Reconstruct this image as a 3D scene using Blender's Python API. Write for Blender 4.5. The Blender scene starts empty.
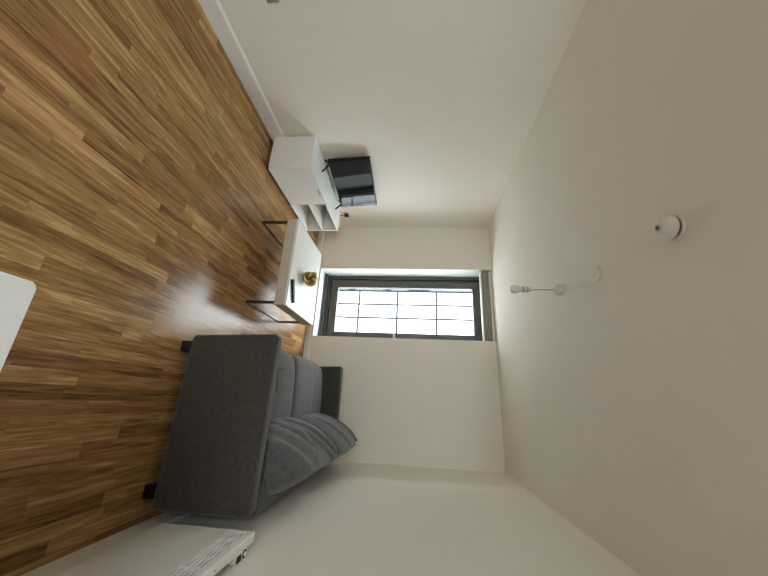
import bpy, bmesh, math, random
from mathutils import Vector, Matrix
S = bpy.context.scene
C = S.collection
random.seed(4)

# ------------------------------------------------------------------ room dimensions (metres)
XL, XR, D, H, YF = -2.392, 0.680, 4.092, 2.45, -1.7
WX0, WX1, WT = -1.745, -0.765, 0.42          # window opening and thickness of the back wall
SILL = 0.098

# ------------------------------------------------------------------ materials
def mat(name, col, rough=0.5, metal=0.0, bump=None, spec=0.5, sheen=0.0, vary=None):
    m = bpy.data.materials.new(name); m.use_nodes = True
    nt = m.node_tree; n = nt.nodes; l = nt.links
    b = n['Principled BSDF']
    b.inputs['Base Color'].default_value = (*col, 1)
    b.inputs['Roughness'].default_value = rough
    b.inputs['Metallic'].default_value = metal
    b.inputs['Specular IOR Level'].default_value = spec
    if sheen: b.inputs['Sheen Weight'].default_value = sheen
    tc = n.new('ShaderNodeTexCoord')
    if vary:
        sc, amt = vary
        nz = n.new('ShaderNodeTexNoise'); nz.inputs['Scale'].default_value = sc; nz.inputs['Detail'].default_value = 6
        l.new(tc.outputs['Object'], nz.inputs['Vector'])
        mx = n.new('ShaderNodeMix'); mx.data_type = 'RGBA'
        mx.inputs[6].default_value = tuple(c * (1 - amt) for c in col) + (1,)
        mx.inputs[7].default_value = tuple(min(1, c * (1 + amt)) for c in col) + (1,)
        l.new(nz.outputs['Fac'], mx.inputs[0]); l.new(mx.outputs[2], b.inputs['Base Color'])
    if bump:
        sc, st, dist = bump
        nz = n.new('ShaderNodeTexNoise'); nz.inputs['Scale'].default_value = sc; nz.inputs['Detail'].default_value = 4
        l.new(tc.outputs['Object'], nz.inputs['Vector'])
        bp = n.new('ShaderNodeBump'); bp.inputs['Strength'].default_value = st; bp.inputs['Distance'].default_value = dist
        l.new(nz.outputs['Fac'], bp.inputs['Height']); l.new(bp.outputs['Normal'], b.inputs['Normal'])
    return m

M = {}
M['wall'] = mat('wall_paint', (0.80, 0.748, 0.668), 0.75, bump=(260, 0.12, 0.002), spec=0.25, vary=(3, 0.012))
M['ceiling'] = mat('ceiling_paint', (0.785, 0.738, 0.662), 0.8, bump=(200, 0.15, 0.002), spec=0.2, vary=(3, 0.012))
M['trim'] = mat('white_gloss_trim', (0.80, 0.785, 0.74), 0.4, vary=(5, 0.02))
M['sill'] = mat('white_sill_board', (0.66, 0.67, 0.655), 0.35, vary=(5, 0.01))
M['frame'] = mat('grey_aluminium', (0.072, 0.067, 0.060), 0.42, metal=0.0, vary=(20, 0.05))
M['track'] = mat('anodised_track', (0.11, 0.122, 0.115), 0.4, metal=0.3, vary=(20, 0.05))
M['gasket'] = mat('black_gasket', (0.012, 0.012, 0.012), 0.6, vary=(30, 0.1))
M['white'] = mat('white_laminate', (0.765, 0.745, 0.70), 0.32, vary=(8, 0.01))
M['dining'] = mat('white_dining_top', (0.94, 0.95, 0.94), 0.3, vary=(8, 0.01))
M['tabletop'] = mat('white_lacquer', (0.76, 0.77, 0.745), 0.28, vary=(8, 0.01))
M['shaded_apron'] = mat('shade_toned_apron', (0.54, 0.48, 0.385), 0.45, vary=(8, 0.02))  # shade near the floor is put into this apron tone
M['plastic'] = mat('white_plastic', (0.80, 0.79, 0.75), 0.35, vary=(15, 0.01))
M['offwhite'] = mat('offwhite_plastic', (0.70, 0.655, 0.575), 0.38, vary=(15, 0.01))  # off-white of the ceiling fittings, close to the ceiling tone
M['greyplate'] = mat('grey_plate', (0.30, 0.29, 0.26), 0.45, vary=(15, 0.03))
M['heater'] = mat('heater_enamel', (0.66, 0.635, 0.585), 0.38, vary=(8, 0.015))
M['dark'] = mat('dark_recess', (0.03, 0.03, 0.028), 0.7, vary=(15, 0.1))
M['black'] = mat('black_plastic', (0.007, 0.007, 0.008), 0.4, spec=0.25, vary=(15, 0.1))
M['screen'] = mat('black_screen_glass', (0.006, 0.007, 0.009), 0.03, spec=0.5, vary=(2, 0.05))
M['steel'] = mat('dark_flat_steel', (0.075, 0.06, 0.048), 0.33, metal=0.7, vary=(15, 0.1))
M['brass'] = mat('antique_gold', (0.42, 0.31, 0.12), 0.32, metal=0.9, bump=(60, 0.25, 0.004), vary=(25, 0.25))
M['cord'] = mat('grey_cord', (0.42, 0.41, 0.38), 0.5, vary=(15, 0.02))
M['chrome'] = mat('brushed_metal', (0.55, 0.55, 0.53), 0.3, metal=0.9, vary=(15, 0.05))
M['buttons'] = mat('pale_rubber', (0.45, 0.46, 0.46), 0.6, vary=(15, 0.02))
M['concrete'] = mat('pale_paving', (0.72, 0.72, 0.70), 0.85, bump=(30, 0.3, 0.01), vary=(4, 0.08))
M['added_ground'] = mat('added_dark_ground', (0.07, 0.07, 0.068), 0.9, bump=(40, 0.3, 0.01), vary=(4, 0.1))
M['panel'] = mat('white_cladding', (0.32, 0.325, 0.33), 0.7, vary=(0.8, 0.02))
M['joint'] = mat('grey_joint', (0.022, 0.0225, 0.0235), 0.9, vary=(5, 0.05), spec=0.0)
M['slate'] = mat('grey_render', (0.050, 0.055, 0.057), 0.9, vary=(2, 0.06), spec=0.0)
M['shade'] = mat('dark_glazing', (0.010, 0.012, 0.016), 0.9, vary=(2, 0.1), spec=0.0)

def fabric(name, col, scale=900):
    m = mat(name, col, 0.95, spec=0.15, sheen=0.25)
    nt = m.node_tree; n = nt.nodes; l = nt.links; b = n['Principled BSDF']
    tc = n['Texture Coordinate'] if 'Texture Coordinate' in n else n.new('ShaderNodeTexCoord')
    w1 = n.new('ShaderNodeTexNoise'); w1.inputs['Scale'].default_value = scale * 0.35; w1.inputs['Detail'].default_value = 3
    w2 = n.new('ShaderNodeTexNoise'); w2.inputs['Scale'].default_value = 40; w2.inputs['Detail'].default_value = 5
    l.new(tc.outputs['Object'], w1.inputs['Vector']); l.new(tc.outputs['Object'], w2.inputs['Vector'])
    ad = n.new('ShaderNodeMath'); ad.operation = 'MULTIPLY_ADD'; ad.inputs[1].default_value = 1.6
    l.new(w1.outputs['Fac'], ad.inputs[0]); l.new(w2.outputs['Fac'], ad.inputs[2])
    hv = n.new('ShaderNodeMath'); hv.operation = 'MULTIPLY'; hv.inputs[1].default_value = 0.62; l.new(ad.outputs[0], hv.inputs[0]); ad = hv
    rp = n.new('ShaderNodeValToRGB'); rp.color_ramp.elements[0].position = 0.6
    rp.color_ramp.elements[0].color = tuple(c * 0.75 for c in col) + (1,)
    rp.color_ramp.elements[1].position = 2.0 / 2
    rp.color_ramp.elements[1].color = tuple(c * 1.35 for c in col) + (1,)
    l.new(ad.outputs[0], rp.inputs[0]); l.new(rp.outputs[0], b.inputs['Base Color'])
    bp = n.new('ShaderNodeBump'); bp.inputs['Strength'].default_value = 0.35; bp.inputs['Distance'].default_value = 0.002
    l.new(w1.outputs['Fac'], bp.inputs['Height']); l.new(bp.outputs['Normal'], b.inputs['Normal'])
    return m
M['fabric'] = fabric('charcoal_fabric', (0.050, 0.045, 0.038))
M['cushion'] = fabric('grey_cushion_fabric', (0.094, 0.092, 0.088))
M['blindcloth'] = fabric('taupe_blind_cloth', (0.30, 0.28, 0.235))

def floor_material():
    m = bpy.data.materials.new('acacia_strip_floor'); m.use_nodes = True
    nt = m.node_tree; n = nt.nodes; l = nt.links; b = n['Principled BSDF']
    def math_(op, a, c=None, v=None):
        k = n.new('ShaderNodeMath'); k.operation = op
        if isinstance(a, (int, float)): k.inputs[0].default_value = a
        else: l.new(a, k.inputs[0])
        if c is not None:
            if isinstance(c, (int, float)): k.inputs[1].default_value = c
            else: l.new(c, k.inputs[1])
        if v is not None:
            if isinstance(v, (int, float)): k.inputs[2].default_value = v
            else: l.new(v, k.inputs[2])
        return k.outputs[0]
    tc = n.new('ShaderNodeTexCoord'); sp = n.new('ShaderNodeSeparateXYZ'); l.new(tc.outputs['Object'], sp.inputs[0])
    X, Y = sp.outputs[0], sp.outputs[1]
    Wd, Ln = 0.058, 0.72
    xs = math_('DIVIDE', X, Wd); row = math_('FLOOR', xs)
    wn = n.new('ShaderNodeTexWhiteNoise'); wn.noise_dimensions = '1D'; l.new(row, wn.inputs['W'])
    ys = math_('ADD', math_('DIVIDE', Y, Ln), math_('MULTIPLY', wn.outputs['Value'], 7.3)); col = math_('FLOOR', ys)
    cb = n.new('ShaderNodeCombineXYZ'); l.new(row, cb.inputs[0]); l.new(col, cb.inputs[1])
    w2 = n.new('ShaderNodeTexWhiteNoise'); w2.noise_dimensions = '2D'; l.new(cb.outputs[0], w2.inputs['Vector'])
    # grain, stretched along the strip and shifted per stave
    g = n.new('ShaderNodeCombineXYZ')
    l.new(math_('ADD', math_('MULTIPLY', X, 38.0), math_('MULTIPLY', w2.outputs['Value'], 40)), g.inputs[0])
    l.new(math_('ADD', math_('MULTIPLY', Y, 2.2), math_('MULTIPLY', w2.outputs['Value'], 90)), g.inputs[1])
    g1 = n.new('ShaderNodeTexNoise'); g1.inputs['Scale'].default_value = 1.0; g1.inputs['Detail'].default_value = 7; g1.inputs['Roughness'].default_value = 0.62; g1.inputs['Distortion'].default_value = 1.3
    l.new(g.outputs[0], g1.inputs['Vector'])
    gb = n.new('ShaderNodeCombineXYZ'); l.new(math_('MULTIPLY', X, 210.0), gb.inputs[0])
    l.new(math_('ADD', math_('MULTIPLY', Y, 9.0), math_('MULTIPLY', w2.outputs['Value'], 31)), gb.inputs[1])
    g2 = n.new('ShaderNodeTexNoise'); g2.inputs['Scale'].default_value = 1.0; g2.inputs['Detail'].default_value = 4
    l.new(gb.outputs[0], g2.inputs['Vector'])
    tone = math_('ADD', math_('ADD', math_('MULTIPLY', w2.outputs['Value'], 0.24), 0.035), math_('ADD', math_('MULTIPLY', g1.outputs['Fac'], 1.0), math_('SUBTRACT', math_('MULTIPLY', g2.outputs['Fac'], 0.42), 0.10)))
    rp = n.new('ShaderNodeValToRGB'); cr = rp.color_ramp
    cr.elements[0].position = 0.42; cr.elements[0].color = (0.054, 0.026, 0.008, 1)
    cr.elements[1].position = 1.10; cr.elements[1].color = (0.57, 0.37, 0.16, 1)
    for p, c in ((0.55, (0.158, 0.081, 0.028, 1)), (0.72, (0.280, 0.153, 0.056, 1)), (0.88, (0.40, 0.235, 0.092, 1))):
        e = cr.elements.new(p); e.color = c
    cr.elements[-1].position = 1.0
    l.new(tone, rp.inputs[0])
    # reddish or olive cast, different from stave to stave
    hs = n.new('ShaderNodeHueSaturation')
    l.new(math_('ADD', math_('MULTIPLY', w2.outputs['Color'], 0.03) if False else math_('MULTIPLY', wn.outputs['Value'], 0.016), 0.4905), hs.inputs['Hue'])
    hs.inputs['Saturation'].default_value = 1.0
    l.new(rp.outputs[0], hs.inputs['Color'])
    # fine joints
    fx = math_('FRACT', xs); fy = math_('FRACT', ys)
    ex = math_('MINIMUM', fx, math_('SUBTRACT', 1.0, fx)); ey = math_('MULTIPLY', math_('MINIMUM', fy, math_('SUBTRACT', 1.0, fy)), Ln / Wd)
    e = math_('MINIMUM', ex, ey); jt = math_('SMOOTH_MIN', math_('DIVIDE', e, 0.02), 1.0, 0.05)
    mx = n.new('ShaderNodeMix'); mx.data_type = 'RGBA'; mx.blend_type = 'MULTIPLY'; mx.inputs[0].default_value = 1.0
    jc = n.new('ShaderNodeMapRange'); jc.inputs[3].default_value = 0.72; jc.inputs[4].default_value = 1.0; l.new(jt, jc.inputs[0])
    cj = n.new('ShaderNodeCombineColor')
    for i in range(3): l.new(jc.outputs[0], cj.inputs[i])
    l.new(hs.outputs[0], mx.inputs[6]); l.new(cj.outputs[0], mx.inputs[7]); l.new(mx.outputs[2], b.inputs['Base Color'])
    rr = n.new('ShaderNodeMapRange'); rr.inputs[3].default_value = 0.13; rr.inputs[4].default_value = 0.28
    l.new(g1.outputs['Fac'], rr.inputs[0]); l.new(rr.outputs[0], b.inputs['Roughness'])
    b.inputs['Specular IOR Level'].default_value = 0.15
    bp = n.new('ShaderNodeBump'); bp.inputs['Strength'].default_value = 0.12; bp.inputs['Distance'].default_value = 0.002
    l.new(g2.outputs['Fac'], bp.inputs['Height']); l.new(bp.outputs['Normal'], b.inputs['Normal'])
    return m
M['floor'] = floor_material()

def glass_material(name, tint=(1, 1, 1)):
    m = bpy.data.materials.new(name); m.use_nodes = True
    nt = m.node_tree; n = nt.nodes; l = nt.links
    n.remove(n['Principled BSDF'])
    tr = n.new('ShaderNodeBsdfTransparent'); tr.inputs[0].default_value = (*tint, 1)
    gl = n.new('ShaderNodeBsdfGlossy'); gl.inputs['Roughness'].default_value = 0.02
    fr = n.new('ShaderNodeFresnel'); ge = n.new('ShaderNodeNewGeometry')
    mr = n.new('ShaderNodeMapRange'); mr.inputs[3].default_value = 1.45; mr.inputs[4].default_value = 1 / 1.45   # same reflectance on both faces of the sheet
    l.new(ge.outputs['Backfacing'], mr.inputs[0]); l.new(mr.outputs[0], fr.inputs[0])
    mx = n.new('ShaderNodeMixShader')
    l.new(fr.outputs[0], mx.inputs[0]); l.new(tr.outputs[0], mx.inputs[1]); l.new(gl.outputs[0], mx.inputs[2])
    l.new(mx.outputs[0], n['Material Output'].inputs['Surface'])
    return m
M['pane'] = glass_material('window_glass', (0.95, 0.97, 0.96))
M['bulb'] = mat('frosted_bulb', (0.88, 0.87, 0.83), 0.22, vary=(15, 0.01))
_n = M['bulb'].node_tree.nodes; _l = M['bulb'].node_tree.links
_t = _n.new('ShaderNodeBsdfTranslucent'); _t.inputs[0].default_value = (0.9, 0.89, 0.85, 1)
_m = _n.new('ShaderNodeMixShader'); _m.inputs[0].default_value = 0.45
_l.new(_n['Principled BSDF'].outputs[0], _m.inputs[1]); _l.new(_t.outputs[0], _m.inputs[2]); _l.new(_m.outputs[0], _n['Material Output'].inputs['Surface'])

# ------------------------------------------------------------------ mesh helpers
def box(bm, lo, hi, bev=0.0, seg=2):
    lo, hi = [min(a, b) for a, b in zip(lo, hi)], [max(a, b) for a, b in zip(lo, hi)]
    r = bmesh.ops.create_cube(bm, size=1)
    for v in r['verts']:
        v.co = Vector([(lo[i] + hi[i]) / 2 + v.co[i] * (hi[i] - lo[i]) for i in range(3)])
    if bev > 0:
        es = {e for v in r['verts'] for e in v.link_edges}
        bmesh.ops.bevel(bm, geom=list(es), offset=bev, segments=seg, profile=0.5, affect='EDGES', clamp_overlap=True)
def prism(bm, pts, z0, z1, bev=0.0):
    vs0 = [bm.verts.new((x, y, z0)) for x, y in pts]; vs1 = [bm.verts.new((x, y, z1)) for x, y in pts]
    n = len(pts); fs = [bm.faces.new(vs1), bm.faces.new(vs0[::-1])]
    for i in range(n): bm.faces.new((vs0[i], vs0[(i + 1) % n], vs1[(i + 1) % n], vs1[i]))
    if bev:
        es = {e for f in fs for e in f.edges}
        bmesh.ops.bevel(bm, geom=list(es), offset=bev, segments=2, profile=0.5, affect='EDGES')
def tube(bm, pts, r, n=10, closed=False, cap=True):
    pts = [Vector(p) for p in pts]; rings = []; N = len(pts); up = None
    for i, p in enumerate(pts):
        if closed: t = pts[(i + 1) % N] - pts[i - 1]
        else: t = pts[min(i + 1, N - 1)] - pts[max(i - 1, 0)]
        t.normalize()
        if up is None:
            up = Vector((0, 0, 1)) if abs(t.z) < 0.9 else Vector((1, 0, 0))
        a = (up - t * up.dot(t)).normalized(); up = a; c = t.cross(a)
        rr = r[i] if isinstance(r, (list, tuple)) else r
        rings.append([bm.verts.new(p + (a * math.cos(k * math.tau / n) + c * math.sin(k * math.tau / n)) * rr) for k in range(n)])
    for i in range(N if closed else N - 1):
        A, B = rings[i], rings[(i + 1) % N]
        off = 0
        if closed and i == N - 1:
            off = min(range(n), key=lambda o: (A[0].co - B[o].co).length)
        for k in range(n): bm.faces.new((A[k], A[(k + 1) % n], B[(k + 1 + off) % n], B[(k + off) % n]))
    if cap and not closed:
        bm.faces.new(rings[0][::-1]); bm.faces.new(rings[-1])
def lathe(bm, prof, origin=(0, 0, 0), n=28):
    o = Vector(origin); rings = []
    for r, z in prof:
        if r < 1e-5: rings.append([bm.verts.new(o + Vector((0, 0, z)))])
        else: rings.append([bm.verts.new(o + Vector((r * math.cos(k * math.tau / n), r * math.sin(k * math.tau / n), z))) for k in range(n)])
    for A, B in zip(rings, rings[1:]):
        for k in range(n):
            k2 = (k + 1) % n
            if len(A) == 1 and len(B) == 1: continue
            if len(A) == 1: bm.faces.new((A[0], B[k], B[k2]))
            elif len(B) == 1: bm.faces.new((A[k], A[k2], B[0]))
            else: bm.faces.new((A[k], A[k2], B[k2], B[k]))
    for R in (rings[0], rings[-1]):
        if len(R) > 1: bm.faces.new(R)
def obj(name, bm, m, parent=None, smooth=False, angle=35):
    bmesh.ops.recalc_face_normals(bm, faces=bm.faces)
    me = bpy.data.meshes.new(name); bm.to_mesh(me); bm.free()
    me.materials.append(m)
    if smooth:
        for p in me.polygons: p.use_smooth = True
        try: me.set_sharp_from_angle(angle=math.radians(angle))
        except Exception: pass
    o = bpy.data.objects.new(name, me); C.objects.link(o)
    if False:
        o.parent = parent
        o.matrix_parent_inverse = Matrix.Translation(-parent_world(parent))
    return o
def parent_world(p):
    v = Vector(p.location)
    return v if p.parent is None else v * 0 + Vector(p.get('_w', (0, 0, 0)))
def obj_p(name, bm, m, parent, **k):
    """part of a thing; parts carry world coordinates, the thing's Empty sits at its base"""
    o = obj(name, bm, m, None, **k)
    o.parent = parent
    base = parent
    while base.parent is not None: base = base.parent
    if parent is base: o.location = -Vector(base.location)
    return o
def thing(name, label, cat, loc, group=None):
    o = bpy.data.objects.new(name, None); o.empty_display_size = 0.1; C.objects.link(o); o.location = loc
    o['label'] = label; o['category'] = cat
    if group: o['group'] = group
    return o
def tag(o, label, cat, group=None):
    o['label'] = label; o['category'] = cat
    if group: o['group'] = group
    return o
def struct(name, bm, m, **k):
    o = obj(name, bm, m, **k); o['kind'] = 'structure'; return o
def B(*boxes):
    bm = bmesh.new()
    for b in boxes: box(bm, *b)
    return bm

# ------------------------------------------------------------------ the room shell
T = 0.25
struct('floor', B(((XL - T, YF - T, -0.12), (XR + T, D + WT, 0))), M['floor'])
struct('ceiling', B(((XL - T, YF - T, H), (XR + T, D + WT, H + 0.2))), M['ceiling'])
struct('wall_left', B(((XL - T, YF - T, 0), (XL, D + WT, H))), M['wall'])
struct('wall_right', B(((XR, YF - T, 0), (XR + T, D + WT, H))), M['wall'])
RX0, RX1, RZ0, RZ1 = -1.22, 0.04, 1.16, 2.16   # unseen window behind the camera, added for fill light
struct('wall_front', B(((XL, YF - T, 0), (RX0, YF, H)), ((RX1, YF - T, 0), (XR, YF, H)), ((RX0, YF - T, 0), (RX1, YF, RZ0)), ((RX0, YF - T, RZ1), (RX1, YF, H))), M['wall'])
struct('wall_back', B(((XL, D, 0), (WX0, D + WT, H)), ((WX1, D, 0), (XR, D + WT, H)), ((WX0, D, 0), (WX1, D + WT, SILL - 0.018))), M['wall'])
def skirting(name, a, b, inward, h):
    """moulded board from a to b along the foot of a wall; its top edge slopes"""
    bm = bmesh.new(); a, b, inw = Vector(a), Vector(b), Vector(inward)
    prof = [(0, 0), (0.014, 0), (0.014, h - 0.016), (0.009, h - 0.005), (0.004, h), (0, h)]
    R0 = [bm.verts.new(a + inw * d + Vector((0, 0, z))) for d, z in prof]
    R1 = [bm.verts.new(b + inw * d + Vector((0, 0, z))) for d, z in prof]
    n = len(prof)
    for i in range(n): bm.faces.new((R0[i], R0[(i + 1) % n], R1[(i + 1) % n], R1[i]))
    bm.faces.new(R0); bm.faces.new(R1[::-1])
    return struct(name, bm, M['trim'])
skirting('baseboard_left', (XL, YF, 0), (XL, D, 0), (1, 0, 0), 0.130)
skirting('baseboard_right', (XR, YF, 0), (XR, D, 0), (-1, 0, 0), 0.130)
skirting('baseboard_back', (XL, D, 0), (XR, D, 0), (0, -1, 0), SILL - 0.018)
skirting('baseboard_front', (XL, YF, 0), (XR, YF, 0), (0, 1, 0), 0.130)

# ------------------------------------------------------------------ the window
win = bpy.data.objects.new('window_1', None); C.objects.link(win); win.location = (-1.255, D + 0.3, SILL); win['kind'] = 'structure'
def wp(name, bm, m, **k): return obj_p(name, bm, m, win, **k)
FY = 4.375                                     # front of the fixed frame
wp('window_sill', B(((WX0, D - 0.012, SILL - 0.018), (WX1, 4.285, SILL), 0.004)), M['sill'])
wp('jamb_lining', B(((WX0, D + 0.004, SILL), (WX0 + 0.006, FY, H - 0.002)), ((WX1 - 0.006, D + 0.004, SILL), (WX1, FY, H - 0.002))), M['sill'])
wp('threshold_track', B(((WX0 + .006, 4.285, SILL - 0.018), (WX1 - .006, 4.300, SILL + 0.012)), ((WX0 + .006, 4.318, SILL - 0.018), (WX1 - .006, 4.350, SILL + 0.040), 0.003)), M['track'])
wp('track_seal', B(((WX0 + .006, 4.300, SILL - 0.018), (WX1 - .006, 4.318, SILL + 0.004)), ((WX0 + .006, 4.350, SILL - 0.018), (WX1 - .006, FY, SILL + 0.02))), M['gasket'])
wp('outer_frame', B(((WX0, FY, SILL - 0.018), (WX0 + 0.055, FY + 0.09, H), 0.003), ((WX1 - 0.03, FY, SILL - 0.018), (WX1, FY + 0.09, H), 0.003),
                    ((WX0 + .055, FY, 2.36), (WX1 - .03, FY + 0.09, H)), ((WX0 + .055, FY, SILL - 0.018), (WX1 - .03, FY + 0.09, SILL + 0.082))), M['frame'])
wp('frame_seal', B(((-1.690, FY + 0.028, 0.180), (-1.672, FY + 0.075, 2.36)), ((-0.808, FY + 0.028, 0.180), (-0.795, FY + 0.075, 2.36)),
                   ((-1.690, FY + 0.028, 0.180), (-0.795, FY + 0.075, 0.195)), ((-1.690, FY + 0.028, 2.352), (-0.795, FY + 0.075, 2.36))), M['gasket'])
GX0, GX1, GZ0, GZ1 = -1.562, -0.896, 0.297, 2.240
sash = wp('sash', B(((-1.672, FY + .006, 0.195), (GX0, FY + 0.075, 2.352), 0.004), ((GX1, FY + .006, 0.195), (-0.808, FY + 0.075, 2.352), 0.004),
                    ((GX0, FY + .006, 0.195), (GX1, FY + 0.075, GZ0), 0.004), ((GX0, FY + .006, GZ1), (GX1, FY + 0.075, 2.352), 0.004)), M['frame'])
obj_p('pane', B(((GX0 - .005, FY + 0.038, GZ0 - .005), (GX1 + .005, FY + 0.044, GZ1 + .005))), M['pane'], sash)

# unseen second window, added behind the camera to brighten the near room
fill_win = bpy.data.objects.new('added_fill_window', None); C.objects.link(fill_win); fill_win.location = ((RX0 + RX1) / 2, YF - 0.15, RZ0); fill_win['kind'] = 'structure'
xm = (RX0 + RX1) / 2
obj_p('outer_frame', B(((RX0, YF - .19, RZ0), (RX0 + .05, YF - .12, RZ1)), ((RX1 - .05, YF - .19, RZ0), (RX1, YF - .12, RZ1)), ((RX0 + .05, YF - .19, RZ0), (RX1 - .05, YF - .12, RZ0 + .05)),
      ((RX0 + .05, YF - .19, RZ1 - .05), (RX1 - .05, YF - .12, RZ1)), ((xm - .03, YF - .19, RZ0 + .05), (xm + .03, YF - .12, RZ1 - .05))), M['frame'], fill_win)
obj_p('pane', B(((RX0 + .05, YF - .158, RZ0 + .05), (xm - .03, YF - .152, RZ1 - .05)), ((xm + .03, YF - .158, RZ0 + .05), (RX1 - .05, YF - .152, RZ1 - .05))), M['pane'], fill_win)
obj_p('window_sill', B(((RX0 - .03, YF - .12, RZ0 - .02), (RX1 + .03, YF + .03, RZ0), .004)), M['sill'], fill_win)

# ------------------------------------------------------------------ folded blind at the head of the window
bl = thing('window_blind', 'taupe fabric blind drawn up into a folded stack at window head', 'blind', (-1.255, D + 0.07, 2.30))
bx0, bx1 = WX0 + 0.022, WX1 - 0.012
obj_p('headrail', B(((bx0, D + 0.03, 2.420), (bx1, D + 0.10, H - 0.003), 0.004)), M['plastic'], bl)
bm = bmesh.new()
zz = [2.318 + i * 0.0255 for i in range(5)]
for i in range(4):
    n = 8; prof = []
    for k in range(n + 1):
        a = -math.pi / 2 + math.pi * k / n
        prof.append((D + 0.047 - 0.017 * math.cos(a), zz[i] + 0.01275 + 0.01275 * math.sin(a)))
    prof += [(D + 0.095, zz[i + 1]), (D + 0.095, zz[i])]
    A = [bm.verts.new((bx0 + .006, y, z)) for y, z in prof]; E_ = [bm.verts.new((bx1 - .006, y, z)) for y, z in prof]
    m_ = len(prof)
    for k in range(m_): bm.faces.new((A[k], A[(k + 1) % m_], E_[(k + 1) % m_], E_[k]))
    bm.faces.new(A); bm.faces.new(E_[::-1])
obj_p('folded_cloth', bm, M['blindcloth'], bl, smooth=True)
obj_p('bottom_rail', B(((bx0, D + 0.032, 2.302), (bx1, D + 0.098, 2.318), 0.003)), M['plastic'], bl)
obj_p('bracket', B(((WX0 + .004, D + 0.012, 2.395), (WX0 + 0.020, D + 0.085, H - 0.003), 0.003)), M['cord'], bl)

# white tie-back hook where the right jamb meets the wall
hk = thing('tieback_hook', 'small white hook on the wall at the right edge of window, halfway up', 'hook', (-0.757, D, 1.165))
bm = bmesh.new(); box(bm, (-0.763, D - 0.006, 1.135), (-0.745, D, 1.205), 0.002)
obj_p('mounting_plate', bm, M['plastic'], hk, smooth=True)
bm = bmesh.new()
for z0 in (1.142, 1.198): tube(bm, [(-0.754, D - 0.006, z0), (-0.775, D - 0.015, (z0 + 1.165 * 2) / 3 + .001), (-0.822, D - 0.022, 1.164)], [0.0055, 0.005, 0.007], 8)
obj_p('fork', bm, M['plastic'], hk, smooth=True)
bm = bmesh.new(); tube(bm, [(-0.820, D - 0.022, 1.164), (-0.86, D - 0.024, 1.162), (-0.897, D - 0.020, 1.161)], [0.006, 0.0055, 0.005], 8)
obj_p('pin', bm, M['cord'], hk, smooth=True)

# ------------------------------------------------------------------ outside: courtyard and the white clad building opposite
struct('ground', B(((-14, D + WT, -2.15), (9, 30, -2.0))), M['concrete'])
struct('ground', B(((-14, -30, -2.15), (9, YF - T, -2.0))), M['added_ground'])  # unseen dark ground, added to cut light rising through the rear window
bd = thing('neighbouring_building', 'white panel clad building seen through the window glass', 'building', (-1.5, 9.2, -2.0))
FZ = 3.65
obj_p('wall', B(((-9.0, 9.06, -2.0), (13.0, 9.6, FZ))), M['joint'], bd)
bm = bmesh.new()
vx = [-3.094, -2.684, -2.274] + [-1.78 + 0.4095 * i for i in range(0, 36)]
hz = [-2.0] + [-1.356 + 1.138 * i for i in range(0, 5)] + [FZ]
g = 0.031
for a, b2 in zip(vx, vx[1:]):
    for z0, z1 in zip(hz, hz[1:]):
        box(bm, (a + g, 9.0, z0 + (g if z0 > -2.0 else 0)), (b2 - g, 9.06, z1 - g))
        for q in (1, 2, 3, 4):   # shallow ribs pressed into every panel
            xq = a + (b2 - a) * q / 5
            box(bm, (xq - .006, 8.996, z0 + .03), (xq + .006, 9.0, z1 - .03))
obj_p('cladding_panels', bm, M['panel'], bd)
obj_p('side_wall', B(((-9.0, 9.02, -2.0), (-3.13, 9.06, FZ))), M['slate'], bd)
for z0, z1 in ((-1.5, -1.1), (-0.55, -0.36), (0.55, 0.72), (1.24, 1.86)):
    obj_p('window', B(((-4.1, 9.0, z0), (-3.12, 9.02, z1))), M['shade'], bd)

# ------------------------------------------------------------------ television cabinet
cx0, cx1, cy0, cy1, cz0, cz1 = XL + 0.0145, -2.0, 2.345, 3.50, 0.035, 0.447
yd = 2.914; t = 0.018
cab = thing('tv_cabinet', 'low white cabinet with one door and two open shelves, against wall under television', 'cabinet', ((cx0 + cx1) / 2, (cy0 + cy1) / 2, 0))
bm = B(((cx0, cy0, cz0), (cx1 - 0.018, cy0 + t, cz1 - t)), ((cx0, cy1 - t, cz0), (cx1, cy1, cz1 - t)),
       ((cx0, cy0 + t, cz0), (cx1 - 0.019, cy1 - t, cz0 + t)), ((cx0, yd - t / 2, cz0 + t), (cx1 - 0.001, yd + t / 2, cz1 - t)))
obj_p('carcass', bm, M['white'], cab)
obj_p('top', B(((cx0, cy0 - .002, cz1 - t), (cx1, cy1 + .002, cz1), 0.002)), M['tabletop'], cab)
obj_p('base_edge', B(((cx1 - 0.0185, yd + t / 2, cz0), (cx1, cy1 - t, cz0 + t))), M['white'], cab)
obj_p('back_panel', B(((cx0 + 0.001, cy0 + t, cz0 + t), (cx0 + 0.006, cy1 - t, cz1 - t))), M['white'], cab)
obj_p('shelf', B(((cx0 + 0.006, yd + t / 2, 0.238), (cx1 - 0.003, cy1 - t, 0.256))), M['white'], cab)
dr = obj_p('door', B(((cx1 - 0.018, cy0 + 0.001, cz0 + 0.003), (cx1, yd - t / 2 - .001, cz1 - t - 0.003), 0.0015)), M['white'], cab)
bm = bmesh.new(); box(bm, (cx1, 2.66, cz1 - t - 0.018), (cx1 + 0.006, 2.76, cz1 - t - 0.004), 0.002)
obj_p('finger_pull', bm, M['cord'], dr)
for lx in (cx0 + 0.035, cx1 - 0.05):
    for ly in (cy0 + 0.05, cy1 - 0.05):
        bm = bmesh.new(); lathe(bm, [(0.022, 0), (0.022, 0.004), (0.017, 0.008), (0.017, cz0 + .001)], (lx, ly, 0), 16)
        obj_p('foot', bm, M['black'], cab, smooth=True)

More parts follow.
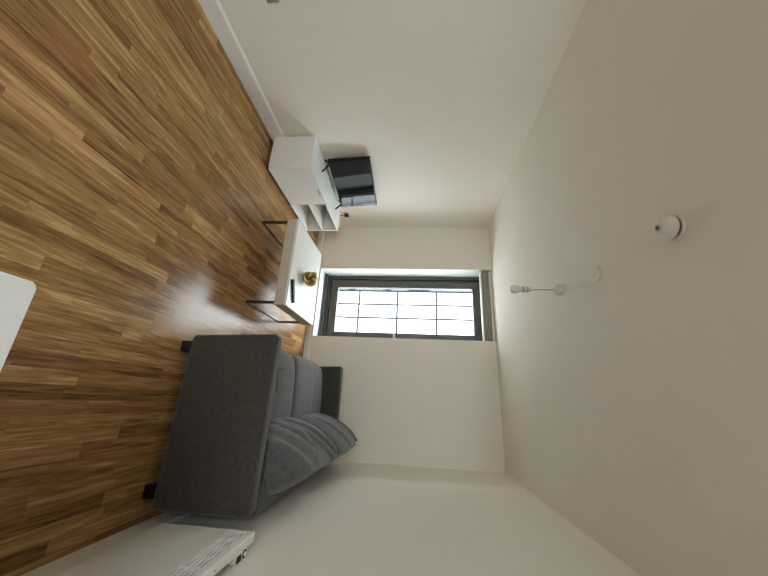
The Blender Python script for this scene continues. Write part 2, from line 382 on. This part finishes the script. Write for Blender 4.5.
# ------------------------------------------------------------------ television
tv = thing('television', 'black flat screen television on splayed feet on top of low white cabinet', 'television', (-2.27, 2.96, cz1))
tvy, tvx = 2.962, -2.262                        # middle of the screen's lower edge
tyaw = math.radians(5.0)
def tilt(bm, lean=-0.030):
    for v in bm.verts:
        dx = v.co.x + (v.co.z - tz0) / 0.44 * lean; dy = v.co.y
        v.co.x = tvx + dx * math.cos(tyaw) + dy * math.sin(tyaw); v.co.y = tvy - dx * math.sin(tyaw) + dy * math.cos(tyaw)
tw, tz0, tz1 = 0.366, 0.503, 0.944
bm = B(((-0.036, -tw, tz0), (0, tw, tz1), 0.004)); tilt(bm); obj_p('casing', bm, M['black'], tv, smooth=True)
bm = B(((-0.062, -tw + 0.13, tz0 + 0.03), (-0.035, tw - 0.13, tz0 + 0.27), 0.012)); tilt(bm); obj_p('rear_housing', bm, M['black'], tv, smooth=True)
bm = B(((-0.001, -tw + 0.009, tz0 + 0.016), (0.0015, tw - 0.009, tz1 - 0.009))); tilt(bm); obj_p('screen', bm, M['screen'], tv)
bm = B(((-0.001, -tw + 0.004, tz0 + .001), (0.002, tw - 0.22, tz0 + 0.006))); tilt(bm); obj_p('lower_trim', bm, M['chrome'], tv)
for yc, (xf, yf), (xb, yb) in ((-0.318, (-2.190, 2.625), (-2.366, 2.655)), (0.318, (-2.155, 3.247), (-2.330, 3.33))):
    hx, hy = tvx + yc * math.sin(tyaw) - 0.018, tvy + yc * math.cos(tyaw)
    bm = bmesh.new()
    tube(bm, [(xf, yf, cz1 + 0.009), (hx + 0.012, hy, tz0 + 0.012)], [0.009, 0.012], 8)
    tube(bm, [(xb, yb, cz1 + 0.009), (hx - 0.006, hy, tz0 + 0.012)], [0.009, 0.012], 8)
    obj_p('leg', bm, M['black'], tv, smooth=True)

# leads behind the television
bm = bmesh.new()
pts = [(-2.30, 2.90, cz1 + 0.0045), (-2.33, 2.70, cz1 + 0.0045), (-2.362, 2.545, cz1 + 0.0045), (-2.374, 2.530, cz1 + 0.012), (-2.382, 2.526, 0.480), (-2.385, 2.545, 0.508), (-2.386, 2.60, 0.53), (-2.386, 2.72, 0.55)]
tube(bm, pts, 0.004, 8)
ld = obj('cable', bm, M['plastic'], smooth=True); tag(ld, 'thin white lead looped up the wall behind the near end of television', 'cable')

# ------------------------------------------------------------------ wall sockets
def socket(label, y0, y1, z0, z1, m):
    s = thing('wall_socket', label, 'socket', (XL, (y0 + y1) / 2, z0))
    obj_p('face_plate', B(((XL, y0, z0), (XL + 0.009, y1, z1), 0.003)), m, s, smooth=True)
    for q in (0.27, 0.73):
        yc = y0 + (y1 - y0) * q
        bm = B(((XL + 0.0088, yc - 0.004, z0 + 0.050), (XL + 0.0096, yc + 0.004, z0 + 0.062)), ((XL + 0.0088, yc - 0.014, z0 + 0.026), (XL + 0.0096, yc - 0.006, z0 + 0.031)), ((XL + 0.0088, yc + 0.006, z0 + 0.026), (XL + 0.0096, yc + 0.014, z0 + 0.031)))
        obj_p('socket_holes', bm, M['dark'], s)
        obj_p('rocker_switch', B(((XL + 0.009, yc - 0.008, z1 - 0.024), (XL + 0.012, yc + 0.008, z1 - 0.008), 0.001)), m, s)
    return s
socket('white double wall socket low on left wall, past the far end of television', 3.675, 3.830, 0.440, 0.530, M['plastic'])
socket('grey wall socket low on left wall, far from cabinet, cut by picture edge', 1.105, 1.256, 0.445, 0.527, M['greyplate'])
pl = thing('power_plug', 'black mains plug with its lead in the white socket past the television', 'plug', (XL + 0.01, 3.715, 0.47))
obj_p('plug_body', B(((XL + 0.0097, 3.690, 0.452), (XL + 0.046, 3.742, 0.502), 0.006)), M['black'], pl, smooth=True)
bm = bmesh.new(); tube(bm, [(XL + 0.030, 3.716, 0.455), (XL + 0.032, 3.712, 0.42), (XL + 0.030, 3.70, 0.32), (XL + 0.028, 3.68, 0.18), (XL + 0.027, 3.62, 0.10)], 0.0042, 8)
obj_p('lead', bm, M['black'], pl, smooth=True)

# ------------------------------------------------------------------ coffee table
tx0, tx1, tt0, tt1, ttop, tap = -1.540, -0.716, 2.475, 3.238, 0.357, 0.250
ct = thing('coffee_table', 'square white-topped coffee table with deep shade-toned apron on two dark steel loop legs', 'table', ((tx0 + tx1) / 2, (tt0 + tt1) / 2, 0))
obj_p('tabletop', B(((tx0, tt0, ttop - 0.022), (tx1, tt1, ttop), 0.0025)), M['tabletop'], ct)
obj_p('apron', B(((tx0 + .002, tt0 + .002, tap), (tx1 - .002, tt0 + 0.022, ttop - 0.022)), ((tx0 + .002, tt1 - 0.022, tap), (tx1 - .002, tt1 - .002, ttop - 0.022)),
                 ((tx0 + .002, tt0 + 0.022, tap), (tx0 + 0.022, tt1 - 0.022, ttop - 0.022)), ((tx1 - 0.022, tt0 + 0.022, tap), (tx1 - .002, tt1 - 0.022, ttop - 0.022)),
                 ((tx0 + .022, tt0 + .022, tap), (tx1 - .022, tt1 - .022, tap + 0.01))), M['shaded_apron'], ct)
for xa in (tx0 + 0.016, tx1 - 0.036):
    w = 0.020
    obj_p('loop_leg', B(((xa, tt0 + 0.008, 0.006), (xa + w, tt0 + 0.030, tap), 0.001), ((xa, tt1 - 0.026, 0.006), (xa + w, tt1 - 0.008, tap), 0.001),
                        ((xa, tt0 + 0.008, 0), (xa + w, tt1 - 0.008, 0.014), 0.001)), M['steel'], ct)

# gold knot and remote on the coffee table
bm = bmesh.new(); N = 150; kp = []
for i in range(N):
    a = i * math.tau / N
    r = 0.038 + 0.020 * math.cos(3 * a)
    kp.append((r * math.cos(2 * a), r * math.sin(2 * a), 0.026 * math.sin(3 * a)))
rot = Matrix.Rotation(math.radians(62), 3, 'X')
kp = [Matrix.Rotation(math.radians(35), 3, 'Z') @ rot @ Vector(p) for p in kp]
zmin = min(p.z for p in kp)
kp = [p + Vector((-1.075, 2.790, ttop - zmin + 0.0205)) for p in kp]
tube(bm, kp, 0.021, 12, closed=True)
tag(obj('knot_ornament', bm, M['brass'], smooth=True, angle=80), 'antique gold knotted rope ornament on the white coffee table', 'ornament')
rm = thing('remote_control', 'slim black remote control lying near the edge of white coffee table', 'remote', (-0.868, 2.565, ttop))
ax = Vector((0.888, 0.46, 0)).normalized(); ay = Vector((-ax.y, ax.x, 0))
def oriented(bm, base):
    for v in bm.verts: v.co = base + ax * v.co.x + ay * v.co.y + Vector((0, 0, v.co.z))
rb = Vector((-0.868, 2.565, ttop))
bm = bmesh.new(); box(bm, (-0.104, -0.022, 0.0), (0.104, 0.022, 0.018), 0.005, 3); oriented(bm, rb); obj_p('body', bm, M['black'], rm, smooth=True)
for i in range(6):
    for j in (-1, 0, 1):
        bm = bmesh.new(); box(bm, (-0.085 + i * 0.024, j * 0.0125 - 0.004, 0.0178), (-0.073 + i * 0.024, j * 0.0125 + 0.004, 0.0196), 0.001)
        oriented(bm, rb); obj_p('button', bm, M['buttons'] if (i + j) % 3 == 0 else M['dark'], rm)

# ------------------------------------------------------------------ sofa
sx0, sx1, sy0, sy1 = -0.338, 0.600, 1.850, 3.825
so = thing('sofa', 'charcoal fabric two seat sofa with grey cushions along right wall', 'sofa', (0.13, 2.84, 0))
def slab(bm, lo, hi, r, n=3): box(bm, lo, hi, r, n)
bm = bmesh.new(); slab(bm, (sx0 + .004, sy0, 0.058), (sx1, sy0 + 0.105, 0.602), 0.028, 4)
for v in bm.verts:                       # the arm leans out a little towards its front edge
    v.co.x += (0.0 if v.co.x > 0.2 else -0.022 * (v.co.z - 0.058) / 0.55)
obj_p('armrest', bm, M['fabric'], so, smooth=True, angle=60)
bm = bmesh.new(); slab(bm, (sx0 + .004, sy1 - 0.125, 0.058), (sx1, sy1, 0.602), 0.028, 4)
for v in bm.verts:
    v.co.x += (0.0 if v.co.x > 0.2 else -0.022 * (v.co.z - 0.058) / 0.55)
obj_p('armrest', bm, M['fabric'], so, smooth=True, angle=60)
ya, yb = sy0 + 0.105, sy1 - 0.125
obj_p('base_frame', B(((sx0 + 0.025, ya - .01, 0.060), (0.46, yb + .01, 0.235), 0.012)), M['fabric'], so, smooth=True)
bm = bmesh.new(); slab(bm, (0.455, ya - .02, 0.060), (sx1 + 0.02, yb + .02, 0.600), 0.03, 4); obj_p('back_frame', bm, M['fabric'], so, smooth=True, angle=60)

def catmull(P, per=5):
    out = []; n = len(P)
    for i in range(n):
        p0, p1, p2, p3 = (Vector((*P[(i + k) % n], 0)) for k in (-1, 0, 1, 2))
        for s in range(per):
            t_ = s / per
            q = 0.5 * ((2 * p1) + (p2 - p0) * t_ + (2 * p0 - 5 * p1 + 4 * p2 - p3) * t_ ** 2 + (3 * p1 - p0 - 3 * p2 + p3) * t_ ** 3)
            out.append((q.x, q.y))
    return out
def cushion(prof, y0, y1, p=7, rows=44, folds=(), per=5, shift=None, sag=0.0):
    """closed x-z profile swept along y with pillowed ends; folds are soft valleys (u0, v0, u1, v1, depth, width)"""
    P = catmull(prof, per); n = len(P)
    cxm = sum(q[0] for q in P) / n; czm = sum(q[1] for q in P) / n
    bm = bmesh.new(); rings = []
    for r in range(rows + 1):
        k = -math.cos(math.pi * r / rows); k = 0.35 * k + 0.65 * math.copysign(1 - (1 - abs(k)) ** 1.8, k)
        s = max(0.0, 1 - abs(k) ** p) ** (1 / p)
        s = max(s, 0.30)
        yy = (y0 + y1) / 2 + k * (y1 - y0) / 2
        sh = shift(k) if shift else (0, 0)
        ring = []
        for i, (x, z) in enumerate(P):
            u = i / n; dx, dz = x - cxm, z - czm; d = 0.0
            for (u0, v0, u1, v1, dep, wid) in folds:
                du, dv = u1 - u0, v1 - v0; L2 = du * du + dv * dv
                tt = max(0, min(1, ((u - u0) * du + (k - v0) * dv) / L2))
                ex, ey = (u - u0 - tt * du) * 2.2, (k - v0 - tt * dv)
                dist = math.hypot(ex, ey) / wid
                d += 1.3 * dep * (math.exp(-dist * dist) - 0.35 * math.exp(-((dist - 1.6) ** 2) / 0.6))
            L = math.hypot(dx, dz) or 1
            f = s - d / L
            ring.append(bm.verts.new((cxm + dx * f + sh[0], yy, czm + dz * f + sh[1])))
        rings.append(ring)
    for a, b_ in zip(rings, rings[1:]):
        for i in range(n): bm.faces.new((a[i], a[(i + 1) % n], b_[(i + 1) % n], b_[i]))
    bm.faces.new(rings[0]); bm.faces.new(rings[-1][::-1])
    return bm
mid = 2.80
seat_prof = [(-0.352, 0.24), (-0.366, 0.30), (-0.350, 0.362), (-0.28, 0.400), (-0.10, 0.420), (0.12, 0.425), (0.36, 0.415), (0.45, 0.38), (0.45, 0.27), (0.36, 0.235), (0.05, 0.232), (-0.25, 0.232)]
for (a, b_) in ((ya + 0.002, mid), (mid + 0.001, yb - 0.002)):
    fol = [(0.20, -0.55, 0.36, -0.50, 0.010, 0.05)] if a < 2.2 else [(0.22, 0.2, 0.40, 0.15, 0.006, 0.10)]
    sc_ = obj_p('seat_cushion', cushion(seat_prof, a, b_, p=9, rows=50, folds=fol), M['cushion'], so, smooth=True, angle=70)
    if a < 2.2:      # stitched flap on the near seat
        bm = bmesh.new()
        tube(bm, [(-0.20, 2.37, 0.414), (-0.12, 2.375, 0.420), (-0.03, 2.38, 0.424)], 0.004, 6)
        tube(bm, [(-0.20, 2.37, 0.414), (-0.20, 2.44, 0.415), (-0.20, 2.52, 0.416)], 0.004, 6)
        obj_p('seam', bm, M['cushion'], sc_, smooth=True)
back_prof = [(0.150, 0.445), (0.175, 0.55), (0.225, 0.665), (0.305, 0.775), (0.385, 0.840), (0.440, 0.825), (0.515, 0.71), (0.550, 0.62), (0.50, 0.55), (0.43, 0.47), (0.30, 0.425), (0.19, 0.415)]
near_f = [(0.05, 0.10, 0.34, 0.62, 0.030, 0.09), (0.02, -0.45, 0.22, -0.20, 0.022, 0.08), (0.20, 0.0, 0.40, 0.40, 0.020, 0.07), (0.10, -0.8, 0.30, -0.5, 0.012, 0.12)]
far_f = [(0.02, 0.15, 0.30, 0.62, 0.028, 0.09), (0.10, -0.55, 0.34, -0.25, 0.022, 0.10), (0.28, 0.35, 0.42, 0.75, 0.020, 0.08)]
obj_p('back_cushion', cushion(back_prof, ya + 0.06, 2.885, p=4.5, rows=60, folds=near_f, per=7, shift=lambda k: (0.02 * (1 - k) * 0.5, -0.018 * (1 - k))), M['cushion'], so, smooth=True, angle=80)
obj_p('back_cushion', cushion(back_prof, 2.835, yb + 0.03, p=4.5, rows=60, folds=far_f, per=7, shift=lambda k: (0, 0.012)), M['cushion'], so, smooth=True, angle=80)
for lx in (sx0 + 0.075, sx1 - 0.085):
    for ly in (sy0 + 0.035, sy1 - 0.035):
        bm = bmesh.new(); box(bm, (lx - 0.032, ly - 0.03, 0), (lx + 0.032, ly + 0.03, 0.062), 0.004)
        obj_p('leg', bm, M['black'], so)

# ------------------------------------------------------------------ wall heater
hx0, hx1, hy0, hy1, hz0, hz1 = 0.584, 0.622, 0.93, 1.682, 0.272, 0.722
ht = thing('panel_heater', 'white electric panel heater with slotted grille on right wall behind the sofa arm', 'heater', (XR, (hy0 + hy1) / 2, hz0))
obj_p('front_panel', B(((hx0, hy0, hz0), (hx1, hy1, 0.612), 0.003)), M['heater'], ht)
obj_p('top_cover', B(((hx0, hy0, 0.698), (hx1, hy1, hz1), 0.004)), M['plastic'], ht)  # lighter than the front panel: light from above put into the colour
obj_p('grille_backing', B(((hx0 + 0.014, hy0 + .004, 0.611), (hx1 - .002, hy1 - .004, 0.699))), M['dark'], ht)
bm = bmesh.new()
nr = 5
for i in range(nr):
    z0 = 0.612 + (0.086 / nr) * i
    box(bm, (hx0, hy0 + .001, z0 + 0.0076), (hx0 + 0.006, hy1 - .001, z0 + 0.086 / nr), 0.001)
yy = hy1 - 0.012
while yy > hy0:
    box(bm, (hx0 + 0.0008, yy - 0.012, 0.612), (hx0 + 0.014, yy, 0.698))
    yy -= 0.083
obj_p('grille', bm, M['plastic'], ht)  # slats coloured lighter than the panel, as if catching light from above
bm = bmesh.new(); prism(bm, [(hx1 - .002, 1.535), (0.660, 1.560), (0.674, 1.585), (0.674, 1.672), (hx1 - .002, 1.676)], 0.50, 0.700, 0.003)
cb_ = obj_p('control_housing', bm, M['plastic'], ht, smooth=True)
bm = bmesh.new(); box(bm, (0.646, 1.582, 0.6995), (0.670, 1.618, 0.704), 0.0015); obj_p('rocker_switch', bm, M['dark'], cb_)
bm = bmesh.new(); lathe(bm, [(0.016, 0.6995), (0.016, 0.702), (0.0, 0.702)], (0.656, 1.648, 0), 24); obj_p('dial_ring', bm, M['dark'], cb_)
bm = bmesh.new(); lathe(bm, [(0.009, 0.7015), (0.0085, 0.706), (0.0, 0.7065)], (0.656, 1.648, 0), 20); box(bm, (0.654, 1.639, 0.7055), (0.658, 1.657, 0.708)); obj_p('dial_knob', bm, M['plastic'], cb_, smooth=True)
for ly in (1.06, 1.41):
    obj_p('wall_bracket', B(((hx1 - .002, ly, 0.34), (XR, ly + 0.03, 0.66), 0.002)), M['greyplate'], ht)
bm = bmesh.new(); lathe(bm, [(0.004, hz1 - .0005), (0.004, hz1 + 0.0015), (0, hz1 + 0.002)], (0.606, 1.375, 0), 12); obj_p('screw', bm, M['chrome'], ht)

# ------------------------------------------------------------------ ceiling fittings
lp = thing('pendant_lamp', 'short bare bulb pendant lamp hanging from ceiling near the window', 'lamp', (-0.797, 2.225, H))
lx, ly = -0.797, 2.225
bm = bmesh.new(); lathe(bm, [(0, H), (0.040, H), (0.040, H - 0.012), (0.036, H - 0.034), (0.020, H - 0.046), (0.006, H - 0.050), (0, H - 0.050)], (lx, ly, 0)); obj_p('ceiling_rose', bm, M['offwhite'], lp, smooth=True)
bm = bmesh.new(); tube(bm, [(lx, ly, H - 0.048), (lx, ly, 2.245)], 0.0035, 10); obj_p('cord', bm, M['cord'], lp, smooth=True)
bm = bmesh.new(); lathe(bm, [(0.004, 2.262), (0.010, 2.250), (0.017, 2.240), (0.0175, 2.220), (0.0195, 2.218), (0.0195, 2.190), (0.017, 2.186), (0, 2.186)], (lx, ly, 0)); hd = obj_p('bulb_holder', bm, M['offwhite'], lp, smooth=True)
for za, zb in ((2.222, 2.214), (2.197, 2.186)):
    bm = bmesh.new(); lathe(bm, [(0.0185, za), (0.0205, za), (0.0205, zb), (0.0185, zb)], (lx, ly, 0)); obj_p('holder_ring', bm, M['greyplate'], hd, smooth=True)
bm = bmesh.new(); lathe(bm, [(0.013, 2.187), (0.014, 2.178), (0.020, 2.166), (0.028, 2.150), (0.031, 2.134), (0.0285, 2.117), (0.021, 2.106), (0.010, 2.1005), (0, 2.100)], (lx, ly, 0)); obj_p('bulb', bm, M['bulb'], lp, smooth=True)

sx, sy = -0.703, 1.211
sm = thing('smoke_detector', 'round white smoke detector on ceiling nearest the camera', 'detector', (sx, sy, H))
bm = bmesh.new(); lathe(bm, [(0, H), (0.050, H), (0.051, H - 0.004), (0.048, H - 0.007), (0, H - 0.007)], (sx, sy, 0), 40); obj_p('base', bm, M['offwhite'], sm, smooth=True)
bm = bmesh.new(); lathe(bm, [(0.040, H - 0.007), (0.040, H - 0.016), (0, H - 0.016)], (sx, sy, 0), 40); obj_p('vent_gap', bm, M['dark'], sm, smooth=True)
bm = bmesh.new(); lathe(bm, [(0.044, H - 0.016), (0.048, H - 0.020), (0.048, H - 0.030), (0.043, H - 0.044), (0.033, H - 0.056), (0.020, H - 0.062), (0, H - 0.063)], (sx, sy, 0), 40); obj_p('body', bm, M['offwhite'], sm, smooth=True, angle=60)
bm = bmesh.new(); lathe(bm, [(0.013, H - 0.061), (0.013, H - 0.066), (0.009, H - 0.066), (0.009, H - 0.061)], (sx, sy, 0), 24); obj_p('lens_ring', bm, M['cord'], sm, smooth=True)
bm = bmesh.new(); lathe(bm, [(0.008, H - 0.062), (0.008, H - 0.0645), (0.0, H - 0.0645)], (sx, sy, 0), 24); obj_p('lens', bm, M['dark'], sm, smooth=True)
bm = bmesh.new(); lathe(bm, [(0, H), (0.043, H), (0.043, H - 0.007), (0.040, H - 0.010), (0, H - 0.0115)], (-0.732, 1.766, 0), 40)
tag(obj('ceiling_cover_plate', bm, M['offwhite'], smooth=True), 'flat round white blanking plate on ceiling between pendant lamp and smoke detector', 'cover plate')

# ------------------------------------------------------------------ white table under the camera
dt = thing('dining_table', 'white table with rounded corner in the near foreground over wooden floor', 'table', (0.22, 0.10, 0))
dx0, dx1, dy0, dy1, rad = -0.170, 0.62, -0.62, 0.484, 0.010
pts = []
for (cx, cy, a0) in ((dx1 - rad, dy1 - rad, 0), (dx0 + rad, dy1 - rad, 90), (dx0 + rad, dy0 + rad, 180), (dx1 - rad, dy0 + rad, 270)):
    for k in range(7):
        a = math.radians(a0 + 15 * k); pts.append((cx + rad * math.cos(a), cy + rad * math.sin(a)))
bm = bmesh.new(); prism(bm, pts, 0.722, 0.750, 0.003); obj_p('tabletop', bm, M['dining'], dt, smooth=True)
for ax_ in (dx0 + 0.05, dx1 - 0.09):
    for ay_ in (dy0 + 0.05, dy1 - 0.09):
        obj_p('leg', B(((ax_, ay_, 0), (ax_ + 0.04, ay_ + 0.04, 0.722), 0.003)), M['white'], dt)

# ------------------------------------------------------------------ daylight
w = bpy.data.worlds.new('sky'); S.world = w; w.use_nodes = True
bg = w.node_tree.nodes['Background']
bg.inputs['Color'].default_value = (0.86, 0.93, 1.0, 1); bg.inputs['Strength'].default_value = 24.0
pd = bpy.data.lights.new('sky_portal', 'AREA'); pd.shape = 'RECTANGLE'; pd.size = 0.98; pd.size_y = 2.34
pd.cycles.is_portal = True
po = bpy.data.objects.new('sky_portal', pd); C.objects.link(po)
po.location = (-1.255, D + WT + 0.02, 1.27); po.rotation_euler = (math.radians(-90), 0, 0)

pd2 = bpy.data.lights.new('fill_window_portal', 'AREA'); pd2.shape = 'RECTANGLE'; pd2.size = RX1 - RX0; pd2.size_y = RZ1 - RZ0  # sampling portal for the added rear window
pd2.cycles.is_portal = True
po2 = bpy.data.objects.new('fill_window_portal', pd2); C.objects.link(po2)
po2.location = ((RX0 + RX1) / 2, YF - T - 0.02, (RZ0 + RZ1) / 2); po2.rotation_euler = (math.radians(90), 0, 0)

# ------------------------------------------------------------------ camera (held on its side)
cam = bpy.data.cameras.new('camera'); co = bpy.data.objects.new('camera', cam); C.objects.link(co)
yaw, pitch, roll, f = 0.3413, -0.0959, 0.0162, 319.67
cy, sy_ = math.cos(yaw), math.sin(yaw)
F = Vector((-sy_ * math.cos(pitch), cy * math.cos(pitch), math.sin(pitch)))
R0 = Vector((cy, sy_, 0)); U0 = R0.cross(F)
R = R0 * math.cos(roll) + U0 * math.sin(roll); U = -R0 * math.sin(roll) + U0 * math.cos(roll)
mt = Matrix((U, -R, -F)).transposed().to_4x4(); mt.translation = (0, 0, 1.4232)
co.matrix_world = mt
cam.sensor_fit = 'HORIZONTAL'; cam.sensor_width = 36; cam.lens = f / 768 * 36; cam.clip_start = 0.02
S.camera = co
S.view_settings.view_transform = 'Standard'; S.view_settings.look = 'None'; S.view_settings.gamma = 1
S.view_settings.use_curve_mapping = False
S.view_settings.exposure = 0.02
S.cycles.use_denoising = True
S.cycles.max_bounces = 16; S.cycles.diffuse_bounces = 10; S.cycles.glossy_bounces = 6; S.cycles.transparent_max_bounces = 12
